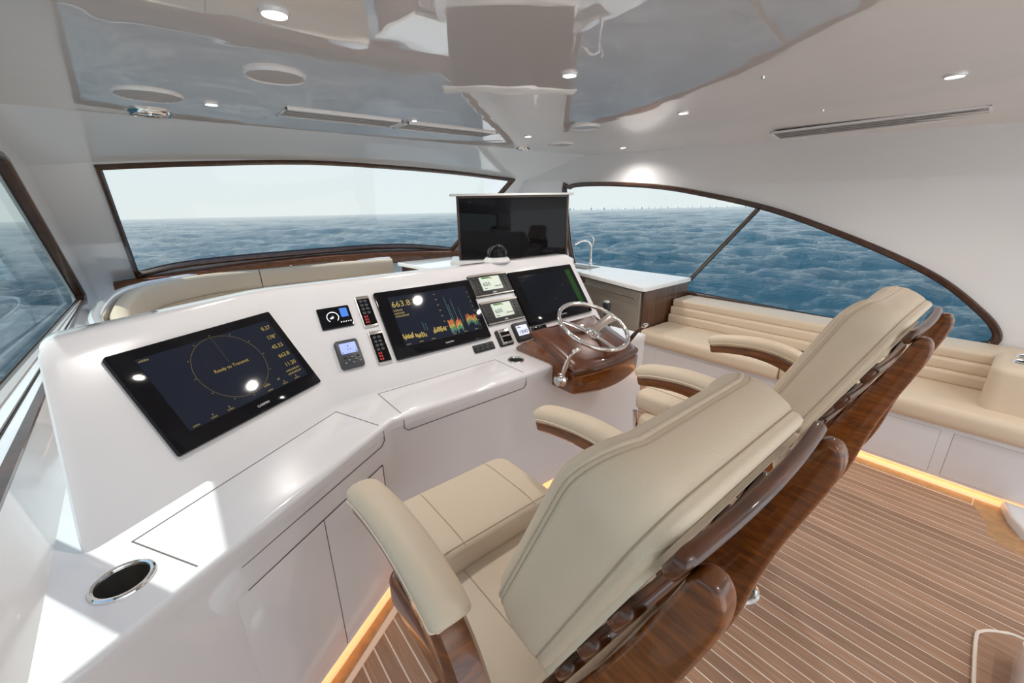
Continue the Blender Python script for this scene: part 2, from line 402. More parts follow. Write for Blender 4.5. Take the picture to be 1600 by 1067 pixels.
ledge('inner_trim', -.02, .17, .884, .902, 'teak_frame', SL); ledge('white_track', .17, .42, .884, .893, 'gelcoat', SL); ledge('gasket', .42, .47, .884, .896, 'rubber', SL)
ledge('outer_track', .47, .74, .884, .905, 'gelcoat', SL); ledge('glass_channel', .74, 1, .884, .912, 'grille_grey', SL)
g = G(); rr = []
for y in np.linspace(-1.6, 4.75, 12): a = SX(y); rr.append([(a+.075, y, .70), (a+.075, y, .78), (a+.004, y, .890), (a-.06, y, .890), (a-.06, y, .70)])
obj('trim_3', g.loft(rr), 'gelcoat', kind='structure')

# ================================================================== CONSOLE
TAU = R(53); cT, sT = math.cos(TAU), math.sin(TAU); O0 = Vector((.4023, 1.767, .78))
def DM(u, v, h=0.): return (u, 1.767+v*cT-h*sT, .78+v*sT+h*cT)
l_ = Vector((.848, .530, 0)); f_ = Vector((-.530, .848, 0))
def DW(s, v, h=0.):
    p = O0+l_*s+(f_*cT+Vector((0, 0, 1))*sT)*v+(-f_*sT+Vector((0, 0, 1))*cT)*h; return tuple(p)
CON = thing('helm_console', 'white angled helm console with sloping instrument dash', 'console', (1.0, 1.75, 0))
cpoly = [(-.408, .872), (.549, 1.47), (2.31, 1.47), (2.27, 2.18), (-.46, 2.18)]
def inset(p, d): return [(p[0][0], p[0][1]+d*1.17), (p[1][0]-.55*d*.5, p[1][1]+d), (p[2][0]-d, p[2][1]+d), p[3], p[4]]
obj('body', G().prism(inset(cpoly, .004), XY, .045, .745), 'gelcoat', CON)
obj('toe_kick', G().prism(inset(cpoly, .05), XY, 0, .05), 'gelcoat', CON)
obj('led_strip', G().tube([(-.36, .955, .038), (.53, 1.503, .038), (2.27, 1.503, .038)], .005, 6), 'led', CON)
wt = obj('worktop', G().prism(cpoly, XY, .735, .78, .02, 4), 'gelcoat', CON)
off = Vector(ORG['helm_console'])
def lc(g): g.v = [(a-off.x, b-off.y, c-off.z) for a, b, c in g.v]; return g
cut(wt, [(G().prism(disc(-.248, 1.150, .052), XY, .6, .9)), (G().prism(disc(1.353, 1.655, .040), XY, .6, .9))])
wt.data.polygons.foreach_set('use_smooth', [True]*len(wt.data.polygons)); wt.data.set_sharp_from_angle(angle=R(40))
# holes through body as well
bd = [o for o in CON.children if o.name.startswith('body')][0]
cut(bd, [(G().prism(disc(-.248, 1.150, .054), XY, .6, .9)), (G().prism(disc(1.353, 1.655, .042), XY, .6, .9))])
# dash: profile swept along wing and main directions, mitred at the crease
prof = [(0, .72), (0, .78)]+[(.602*v, .78+.7986*v) for v in (.02, .1, .3, .5, .545)]+[(.34, 1.2235), (.353, 1.236), (.372, 1.243), (.40, 1.245), (.46, 1.243), (.478, 1.236), (.485, 1.22), (.485, .72)]
def dash():
    g = G(); rings = []
    lend = Vector((O0.x, O0.y))+Vector((l_.x, l_.y))*-.865; lt = Vector((O0.x, O0.y))+Vector((l_.x, l_.y))*-.875
    fw = Vector((f_.x, f_.y)); mit = Vector((-.53/(1+.848), 1))
    def ring(P, D, sh=0, zz=0): return [(P.x+D.x*d, P.y+D.y*d, z) for d, z in prof]
    L0 = Vector((O0.x, O0.y))-Vector((.848, .53))*.868
    # left end leans so that its edge is nearly parallel to the hull side
    DL = fw+Vector((.848, .53))*.55
    cen = (.24, .98)
    def shr(P, D, k, s, dirv): return [(P.x+dirv.x*s+D.x*(cen[0]+(d-cen[0])*k), P.y+dirv.y*s+D.y*(cen[0]+(d-cen[0])*k), (z if z < .79 else cen[1]+(z-cen[1])*k)) for d, z in prof]
    dl = Vector((.848, .53))
    rings += [shr(L0, DL, .90, 0, dl), shr(L0, DL, .955, .006, dl), shr(L0, DL, .985, .018, dl), shr(L0, DL, 1, .038, dl)]
    b = Vector((O0.x, O0.y))
    rings += [ring(b-dl*.10, fw+ (mit-fw)*.72), ring(b-dl*.03, fw+(mit-fw)*.9), ring(b+Vector((.03, 0)), mit*.9+Vector((0, 1))*.1), ring(b+Vector((.10, 0)), mit*.72+Vector((0, 1))*.28)]
    r = Vector((1, 0)); R0 = Vector((2.252, 1.767)); U = Vector((0, 1))
    rings += [shr(R0, U, 1, -.03, r), shr(R0, U, .99, -.012, r), shr(R0, U, .965, -.003, r), shr(R0, U, .93, 0, r)]
    g.loft(rings); return obj('dash', g, 'gelcoat', CON, smooth=28)
dash()
# locker doors and worktop lids (thin seams around slightly proud panels)
def wf(s, z, h): p = Vector((.115, 1.203))+WD*s+WN*h; return (p.x, p.y, z)     # wing front face
s_of = lambda x: (x-.115)/WD.x
def ribbon(fn, pts, w=.0032, name='seam', m='seam'):
    g = G()
    for (a, b), (c, d) in zip(pts, pts[1:]):
        t = Vector((c-a, d-b)).normalized(); n = Vector((-t.y, t.x))*w/2; t = t*w/2
        g.prism([(a-t.x-n.x, b-t.y-n.y), (c+t.x-n.x, d+t.y-n.y), (c+t.x+n.x, d+t.y+n.y), (a-t.x+n.x, b-t.y+n.y)], fn, -.001, .0008)
    return obj(name, g, m, CON, smooth=0)
def panel(fn, a, b, c, d, name, t=.002): obj(name, G().prism([(a, c), (b, c), (b, d), (a, d)], fn, -.002, t, .0015, 2), 'gelcoat', CON)
dm = (s_of(-.062), s_of(.2045), s_of(.472))
for a, b in zip(dm, dm[1:]): panel(wf, a+.0018, b-.0018, .07, .619, 'locker_door')
ribbon(wf, [(dm[0]-.002, .06), (dm[0]-.002, .621), (dm[2]+.002, .621), (dm[2]+.002, .06)], .004); ribbon(wf, [(dm[1], .06), (dm[1], .62)], .003)
wl = lambda s, t, h: (.115+WD.x*s-WN.x*t, 1.203+WD.y*s-WN.y*t, .78+h)
a, b = s_of(-.10), s_of(.50)
ribbon(wl, [(a, .022), (a, .262), (b+.04, .262), (b, .022)], .0035); ribbon(wf, [(a, .758), (a, .715), (a+.02, .700), (b-.02, .700), (b, .715), (b, .758)], .0026)
ml = lambda x, y, h: (x, y, .78+h)
ribbon(ml, [(.60, 1.492), (.60, 1.735), (1.27, 1.735), (1.27, 1.492)], .003)
mfa = lambda x, z, h: (x, 1.47-h, z)
ribbon(mfa, [(.60, .758), (.60, .722), (.615, .705), (1.255, .705), (1.27, .722), (1.27, .758)], .0026)

def cup_holder(x, y, r, label):
    t = thing('cup_holder', label, 'cup holder', (x, y, .69))
    obj('rim', G().lathe([(r*.93, .779), (r*.97, .785), (r*1.08, .7865), (r*1.16, .784), (r*1.18, .7805), (r*.95, .7795)], (x, y, 0), 36), 'chrome', t)
    g = G().lathe([(r*.94, .782), (r*.93, .72), (r*.88, .695), (.001, .693)], (x, y, 0), 36); g.f = g.f[:-2]
    obj('cup', g, 'steel', t)
    obj('pad', G().lathe([(.001, .694), (r*.8, .694), (r*.8, .698), (.001, .699)], (x, y, 0), 28), 'rubber', t)
cup_holder(-.248, 1.150, .052, 'large steel cup holder in the sunlit port end of the console')
cup_holder(1.353, 1.655, .040, 'small steel cup holder beside the wooden wheel pod')

# ------------------------------------------------------------------ instruments
def body(t, F, u0, u1, v0, v1, m, h=.014, r=.006, name='housing', bev=.004):
    return obj(name, G().prism(rrect(u0, u1, v0, v1, r), F, -.004, h, bev, 2), m, t)
def face(t, F, u0, u1, v0, v1, m, h, name='screen', r=.002, th=.0012):
    return obj(name, G().prism(rrect(u0, u1, v0, v1, r, 2), F, h-.001, h+th), m, t, smooth=0)
def base(F, u, v): p = F(u, v, 0); return p
CH = .018
def plotter(F, u0, u1, v0, v1, label, scr):
    t = thing('chart_plotter', label, 'display', base(F, (u0+u1)/2, v0), 'large dash displays')
    body(t, F, u0, u1, v0, v1, 'black_glass', CH, .008)
    s = face(t, F, u0+.062, u1-.035, v0+.055, v1-.038, scr, CH)
    text(t, F, (u0+u1)/2+.02, v0+.022, .0135, 'GARMIN', 'white_print', CH+.001, 'CENTER')
    return t
# left plotter (radar page)
t = plotter(DW, -.573, .018, .107, .482, 'left wide display showing the round radar ring and Ready to Transmit', 'screen_navy')
FH = lambda u, v, h=0.: DW(u, v, CH+h)
cu, cv, cr_ = -.265, .315, .128
obj('radar_ring', G().tube([FH(cu+cr_*math.cos(a), cv+cr_*math.sin(a), .002) for a in np.linspace(0, 2*math.pi, 64, endpoint=False)], .0006, 4, True), 'lit_dim', t)
obj('heading_line', G().tube([FH(cu, cv+.015, .002), FH(cu, cv+cr_, .002)], .0003, 4), 'lit_dim', t)
rects(t, FH, [(cu+math.cos(a)*cr_*1.06-.002, cu+math.cos(a)*cr_*1.06+.003, cv+math.sin(a)*cr_*1.06-.0015, cv+math.sin(a)*cr_*1.06+.0015) for a in np.radians(np.arange(0, 360, 30))], 'lit_dim', 'bearing_ticks', .002)
text(t, FH, cu, cv-.006, .018, 'Ready to Transmit', 'lit_yellow', .002, 'CENTER')
for i, s in enumerate(('0.37', '178°', '45.33', '663.8', '11.20')): text(t, FH, -.028, .405-.044*i, .024, s, 'lit_yellow', .002, 'RIGHT')
smallprint(t, FH, [(-.095, .206, .066, .008, 8), (-.095, .191, .066, .008, 8)], 'lit_dim', .002)
smallprint(t, FH, [(u-.012, .167, .024, .006, 4) for u in (-.485, -.425, -.365, -.20, -.13, -.07)]+[(u-.003, .177, .007, .007, 1) for u in (-.425, -.365, -.13, -.07)]+[(-.505, .430, .03, .007, 4), (-.215, .188, .03, .008, 4), (-.15, .192, .012, .008, 2)], 'lit_dim', .002)
# middle plotter (sounder page)
t = plotter(DM, .748, 1.317, .118, .490, 'middle wide display showing 663.8 and coloured sonar bands', 'screen_navy')
FM = lambda u, v, h=0.: DM(u, v, CH+h)
text(t, FM, .815, .392, .047, '663.8', 'lit_yellow', .002); text(t, FM, .935, .408, .024, 'f', 'lit_yellow', .002)
smallprint(t, FM, [(.815, .368, .05, .010, 5), (.815, .351, .055, .010, 6), (.815, .335, .075, .010, 8)], 'lit_dim', .002)
def bars(us, f, m, name):
    rects(t, FM, [(u, u+.0055, *f(u)) for u in us], m, name, .0015)
rn = random.Random(2)
for (a, b, lo, n) in ((.815, .865, .212, 8), (.88, .905, .208, 4), (.915, .935, .205, 3), (.985, 1.055, .212, 10)):
    bars(np.linspace(a, b, n), lambda u: (lo+rn.uniform(-.006, .004), lo+.014+rn.uniform(0, .016)), 'lit_yellow', 'sonar_band')
for (a, b, n, base_v, hh) in ((1.085, 1.115, 6, .185, .075), (1.125, 1.16, 7, .185, .07), (1.20, 1.262, 11, .212, .058)):
    hs = {}
    us = np.linspace(a, b, n)
    for u in us: hs[u] = (base_v+rn.uniform(-.01, .02), hh*rn.uniform(.7, 1.05))
    bars(us, lambda u: (hs[u][0], hs[u][0]+hs[u][1]*.22), 'lit_teal', 'sonar_band')
    bars(us, lambda u: (hs[u][0]+hs[u][1]*.22, hs[u][0]+hs[u][1]*.42), 'lit_green', 'sonar_band')
    bars(us, lambda u: (hs[u][0]+hs[u][1]*.42, hs[u][0]+hs[u][1]*.62), 'lit_yellow', 'sonar_band')
    bars(us, lambda u: (hs[u][0]+hs[u][1]*.62, hs[u][0]+hs[u][1]), 'lit_orange', 'sonar_band')
rects(t, FM, [(u, u+.0022, .235, .235+h) for u, h in ((1.115, .17), (1.125, .12), (1.15, .15), (1.178, .09), (.94, .05), (.955, .04))], 'lit_teal', 'sonar_streak', .0015)
rects(t, FM, [(1.062, 1.074, v, v+.004) for v in np.arange(.23, .44, .033)]+[(1.270, 1.279, v, v+.004) for v in np.arange(.20, .44, .03)], 'lit_dim', 'depth_scale', .0015)
smallprint(t, FM, [(u-.012, .180, .024, .006, 4) for u in (.83, .90, .97, 1.10, 1.17, 1.24)], 'lit_dim', .002)
# right plotter (dark)
t = plotter(DM, 1.615, 2.188, .122, .497, 'right wide display with a dark page and dim green edge', 'screen_dark')
rects(t, DM, [(2.105, 2.150, .178, .458)], 'screen_dark', 'side_band', CH+.0016)
smallprint(t, DM, [(1.70, .42, .012, .006, 2), (1.9, .26, .012, .006, 2), (2.02, .35, .012, .006, 2)], 'grey_plastic', CH+.002)
mat('dim_green', (.015, .05, .012), .15, ior=1.3, emit=.3)
for c in t.children:
    if c.name.startswith('side_band'): c.data.materials[0] = MATS['dim_green']
# engine / radio heads
def head(u0, u1, v0, v1, label, num):
    t = thing('engine_display', label, 'instrument', DM((u0+u1)/2, v0, 0), 'engine data heads')
    body(t, DM, u0, u1, v0, v1, 'black_plastic', .014, .006)
    face(t, DM, u0, u1, v1-.014, v1-.001, 'steel', .0145, 'top_trim'); face(t, DM, u0, u1, v0+.001, v0+.008, 'steel', .0145, 'bottom_trim')
    w = u1-u0
    face(t, DM, u0+w*.24, u1-w*.24, v0+.035, v1-.024, 'screen_lcd', .015)
    text(t, DM, u0+w*.28, v0+.062, .036, num, 'ink', .0175); smallprint(t, DM, [(u0+w*.56, v0+.052, .05, .006, 6), (u0+w*.28, v0+.043, .022, .006, 3)], 'ink', .0175)
    rects(t, DM, [(u0+w*.30, u0+w*.52, v1-.036, v1-.026)], 'lit_green', 'status_bar', .0172); rects(t, DM, [(u0+w*.52, u0+w*.56, v1-.040, v1-.030)], 'lit_yellow', 'status_dot', .0172)
    for uu in (u0+w*.12, u1-w*.12):
        for k in range(5):
            v = v0+.028+k*(v1-v0-.055)/4
            obj('button', G().prism(disc(uu, v, .0065, 10), DM, .012, .018, .0015, 1), 'grey_plastic', t)
    smallprint(t, DM, [((u0+u1)/2-.014, v0+.014, .028, .008, 3)], 'white_print', .0155)
head(1.326, 1.611, .368, .515, 'upper of two engine data heads with grey screen reading 650', '650')
head(1.333, 1.606, .186, .334, 'lower of two engine data heads with grey screen reading 650', '650')
# switch strips
def strip(u0, u1, v0, v1, label):
    t = thing('trim_control', label, 'instrument', DM((u0+u1)/2, v0, 0), 'trim control strips')
    body(t, DM, u0, u1, v0, v1, 'steel', .010, .006); face(t, DM, u0+.003, u1-.003, v0+.012, v1-.018, 'black_glass', .0102, 'face')
    for k in range(4):
        for i in range(2):
            v = v0+.07+k*.021; u = u0+.014+i*.022
            obj('button', G().prism(rrect(u, u+.016, v, v+.014, .004, 2), DM, .0105, .0135, .001, 1), 'grey_plastic', t)
    for k in range(3): text(t, DM, u0+.014, v0+.022+k*.015, .015, '8.8', 'lit_red', .0118)
strip(.652, .722, .316, .487, 'upper slim silver-capped control strip with red digits'); strip(.656, .726, .117, .293, 'lower slim silver-capped control strip with red digits')
# colour gauge
t = thing('engine_gauge', 'small black gauge with white dial and blue square', 'instrument', DM(.54, .344, 0))
body(t, DM, .465, .611, .344, .451, 'black_glass', .012, .004)
obj('dial', G().tube([DM(.524+.026*math.cos(a), .398+.026*math.sin(a), .0135) for a in np.radians(np.linspace(-50, 230, 28))], .0018, 5), 'lit_white', t)
rects(t, DM, [(.563, .597, .392, .438)], 'lit_blue', 'blue_tile', .0128); rects(t, DM, [(.553+.011*k, .558+.011*k, .365, .370) for k in range(5)], 'lit_white', 'icons', .0128)
text(t, DM, .524, .392, .018, '0', 'lit_white', .013, 'CENTER')
# autopilot
t = thing('autopilot_control', 'grey handset style autopilot with pale blue screen and keys', 'instrument', DM(.542, .135, 0))
body(t, DM, .489, .596, .135, .275, 'grey_plastic', .020, .014, bev=.007)
face(t, DM, .506, .580, .205, .257, 'screen_blue', .0202, r=.003); rects(t, DM, [(.540, .546, .238, .243), (.537, .541, .222, .227), (.548, .552, .222, .227), (.510, .516, .209, .213), (.570, .576, .209, .213)], 'ink', 'screen_marks', .0216)
for (u, v) in ((.512, .160), (.530, .172), (.545, .186), (.545, .158), (.562, .172), (.578, .160), (.515, .186), (.575, .188)):
    obj('key', G().prism(rrect(u-.007, u+.007, v-.004, v+.004, .003, 2), DM, .019, .0225, .001, 1), 'black_plastic', t)
rects(t, DM, [(u-.004, u+.004, v-.001, v+.0015) for (u, v) in ((.512, .160), (.530, .172), (.545, .186), (.545, .158), (.562, .172), (.578, .160))], 'white_print', 'key_marks', .0227)
# switch panel of four round buttons
t = thing('button_panel', 'low black panel of round buttons under the middle display', 'instrument', DM(1.25, .05, 0))
body(t, DM, 1.18, 1.319, .048, .095, 'black_plastic', .008, .005)
for k in range(4):
    for j in range(2): obj('button', G().prism(disc(1.198+k*.034, .062+j*.02, .0075, 12), DM, .006, .012, .0015, 1), 'grey_plastic', t)
t = thing('toggle_unit', 'silver framed switch unit with dark slot below the control heads', 'instrument', DM(1.405, .045, 0))
body(t, DM, 1.354, 1.458, .045, .148, 'black_plastic', .008, .012); body(t, DM, 1.372, 1.452, .052, .143, 'chrome', .016, .006, 'bezel')
face(t, DM, 1.382, 1.444, .066, .128, 'black_glass', .0165, 'slot'); face(t, DM, 1.380, 1.446, .096, .104, 'chrome', .019, 'rocker', th=.006)
t = thing('wind_display', 'small black display with pale digits 1840 beside the wheel pod', 'instrument', DM(1.545, .045, 0))
body(t, DM, 1.484, 1.604, .045, .164, 'black_plastic', .018, .012); face(t, DM, 1.502, 1.586, .078, .142, 'screen_white', .0185)
text(t, DM, 1.544, .088, .034, '1840', 'ink', .0205, 'CENTER'); smallprint(t, DM, [(1.507, .127, .03, .007, 4)], 'ink', .0205)
for k in range(4): obj('key', G().prism(disc(1.512+k*.021, .060, .005, 10), DM, .017, .0205, .001, 1), 'grey_plastic', t)
t = thing('switch_cluster', 'black rounded switch cluster between right display and wheel pod', 'instrument', DM(1.68, .08, 0))
body(t, DM, 1.622, 1.742, .072, .116, 'black_plastic', .012, .010); body(t, DM, 1.635, 1.675, .08, .108, 'black_glass', .02, .008, 'rocker'); body(t, DM, 1.69, 1.73, .08, .108, 'black_glass', .02, .008, 'rocker')
# compass on the dash top
t = thing('binnacle_compass', 'black domed compass on the dash top in front of the television', 'compass', (1.635, 2.18, 1.243))
obj('base', G().lathe([(.001, 1.243), (.085, 1.243), (.088, 1.252), (.078, 1.268), (.066, 1.276), (.001, 1.277)], (1.635, 2.18, 0), 32), 'gelcoat', t)
obj('dome', G().lathe([(.062, 1.274), (.063, 1.292), (.058, 1.318), (.043, 1.338), (.022, 1.347), (.001, 1.349)], (1.635, 2.18, 0), 32), 'black_glass', t)
obj('hood', G().tube([(1.635+.068*math.cos(a), 2.18-.015, 1.285+.062*math.sin(a)) for a in np.linspace(0, math.pi, 18)], .007, 8), 'black_plastic', t)
obj('card', G().lathe([(.045, 1.282), (.05, 1.290), (.045, 1.298)], (1.635, 2.17, 0), 24), 'grille_grey', t)

# ------------------------------------------------------------------ wheel pod, wheel, levers
t = thing('wheel_pod', 'varnished teak wheel pod with dark lid projecting from the console', 'pod', (1.755, 1.45, .62))
def pod_ring(x):
    k = ((x-1.722)/.27)**2; yf = 1.262+.045*k; zb = .640+.018*k
    return [(x, 1.80, .76), (x, 1.47, .66), (x, yf+.02, zb), (x, yf, zb+.02), (x, yf-.006, .765-.01*k), (x, yf+.06, .80), (x, 1.58, .888), (x, 1.66, .875), (x, 1.80, .79)]
xs = [1.458, 1.470]+list(np.linspace(1.50, 1.945, 9))+[1.975, 1.987]
def shrink(r, k):
    c = Vector((r[0][0], sum(p[1] for p in r)/len(r), sum(p[2] for p in r)/len(r))); return [tuple(c+(Vector(p)-c)*k) for p in r]
rg = [shrink(pod_ring(xs[0]), .965)]+[pod_ring(x) for x in xs[1:-1]]+[shrink(pod_ring(xs[-1]), .965)]
obj('body', G().loft(rg), 'teak_gloss', t, smooth=50)
def lidf(a, b, h):
    yf = 1.262+.045*((a-1.722)/.27)**2; y = 1.65+(yf+.002-1.65)*b; z = .918+(.782-.918)*b; dome = .030*(1-((a-1.722)/.275)**2)*(1-(2*b-1)**2)
    return (a, y, z+h+dome)
lo = rrect(1.452, 2.058, 0, 1, .001, 1)
g = G(); nu, nv = 18, 12
def lidgrid(h, ins):
    return [[lidf(1.722+(-.272+.544*i/nu)*(1-ins), .5+(-.5+j/nv)*(1-ins*1.2), h) for i in range(nu+1)] for j in range(nv+1)]
def corner(rows):   # round the plan corners a little
    return rows
def solid(gr_lo, gr_hi):
    g = G()
    for gr, fl in ((gr_lo, 1), (gr_hi, 0)):
        vs = [p for r in gr for p in r]; n = len(gr[0]); fs = []
        for j in range(len(gr)-1):
            for i in range(n-1): q = (j*n+i, j*n+i+1, (j+1)*n+i+1, (j+1)*n+i); fs.append(q[::-1] if fl else q)
        g.add(vs, fs)
    n = len(gr_lo[0]); m = len(gr_lo); o = n*m
    edge = [i for i in range(n)]+[j*n+n-1 for j in range(1, m)]+[(m-1)*n+i for i in range(n-2, -1, -1)]+[j*n for j in range(m-2, 0, -1)]
    for a, b in zip(edge, edge[1:]+edge[:1]): g.f.append((a, b, b+o, a+o))
    return g
obj('lid_rim', solid(lidgrid(-.012, 0), lidgrid(.006, 0)), 'teak_dark', t, smooth=60)
obj('lid', solid(lidgrid(.004, .06), lidgrid(.016, .10)), 'teak_lid', t, smooth=60)
obj('wheel_boss', G().lathe([(.001, 0), (.045, 0), (.042, .02), (.028, .03), (.022, .055), (.001, .056)], (1.755, 1.445, .862), 24, Matrix.Rotation(R(26), 3, 'X')), 'chrome', t)
wc = Vector((1.755, 1.452, .945)); WM = Matrix.Rotation(R(26), 3, 'X')
def WP(x, y, h=0): return tuple(wc+WM @ Vector((x, y, h)))
t = thing('steering_wheel', 'chrome steering wheel with a broad spoke above the wooden pod', 'steering wheel', WP(0, 0, -.05))
obj('rim', G().tube([WP(.205*math.cos(a), .205*math.sin(a)) for a in np.linspace(0, 2*math.pi, 72, endpoint=False)], .0125, 12, True), 'chrome', t)
def spoke(a, w0, w1, r1=.2):
    ca, sa = math.cos(a), math.sin(a); rings = []
    for k in range(7):
        f = k/6; rr = .015+f*(r1-.015); w = w0+(w1-w0)*f-.006*math.sin(math.pi*f); h = -.05+.05*f**.8
        rings.append([WP(ca*rr-sa*q*w, sa*rr+ca*q*w, h+dz) for q, dz in ((-1, 0), (-.6, .004), (.6, .004), (1, 0), (.6, -.004), (-.6, -.004))])
    return G().loft(rings)
obj('spoke', spoke(R(8), .030, .034), 'chrome', t); obj('spoke', spoke(R(150), .026, .016), 'chrome', t); obj('spoke', spoke(R(262), .022, .016), 'chrome', t)
obj('hub', G().lathe([(.001, -.062), (.036, -.062), (.038, -.05), (.030, -.040), (.012, -.036), (.001, -.036)], wc, 24, WM), 'chrome', t)
def lever(x, sgn, pts, label, ms):
    t = thing('control_lever', label, 'lever', (x, pts[0][1], pts[0][2]-.05), 'throttle levers on the wheel pod')
    Rm = Matrix.Rotation(R(90*sgn), 3, 'Y'); b = Vector(pts[0])
    obj('base', G().lathe([(.001, -.012), (.034, -.012), (.036, .004), (.028, .014), (.026, .034), (.018, .040), (.001, .040)], b, 24, Rm), 'chrome', t)
    obj('arm', G().tube(smoothline(pts, 5), [.010+.004*math.sin(i*.3) for i in range(5*(len(pts)-1)+1)], 10), ms, t)
    e = Vector(pts[-1]); obj('knob', G().tube([e-Vector((.014, 0, 0)), e+Vector((.0, 0, 0)), e+Vector((.03, .004, .0))], [.011, .013, .011], 12), 'chrome', t)
lever(1.45, -1, [(1.428, 1.372, .735), (1.426, 1.350, .80), (1.428, 1.325, .865), (1.43, 1.285, .915)], 'chrome control lever on the near side of the wheel pod', 'chrome')
lever(2.0, 1, [(2.015, 1.435, .74), (2.035, 1.415, .79), (2.06, 1.375, .86), (2.08, 1.338, .905)], 'control lever with arm coloured dark for shade and chrome knob on the far side of the wheel pod', 'teak_dark')  # dark arm colour stands in for shade on a chrome lever
t = thing('joystick', 'black joystick on the worktop behind the steering wheel', 'joystick', (2.185, 1.705, .78))
obj('base', G().lathe([(.001, .779), (.04, .779), (.04, .79), (.03, .80), (.001, .802)], (2.185, 1.705, 0), 24), 'black_plastic', t)
obj('boot', G().lathe([(.030, .799), (.027, .82), (.018, .845), (.013, .855), (.001, .855)], (2.185, 1.705, 0), 20), 'rubber', t)
obj('grip', G().lathe([(.001, .85), (.014, .85), (.018, .88), (.026, .91), (.028, .955), (.023, .968), (.001, .970)], (2.185, 1.705, 0), 20), 'black_plastic', t)
obj('cap', G().lathe([(.001, .967), (.021, .967), (.019, .976), (.001, .978)], (2.185, 1.705, 0), 20), 'steel', t)

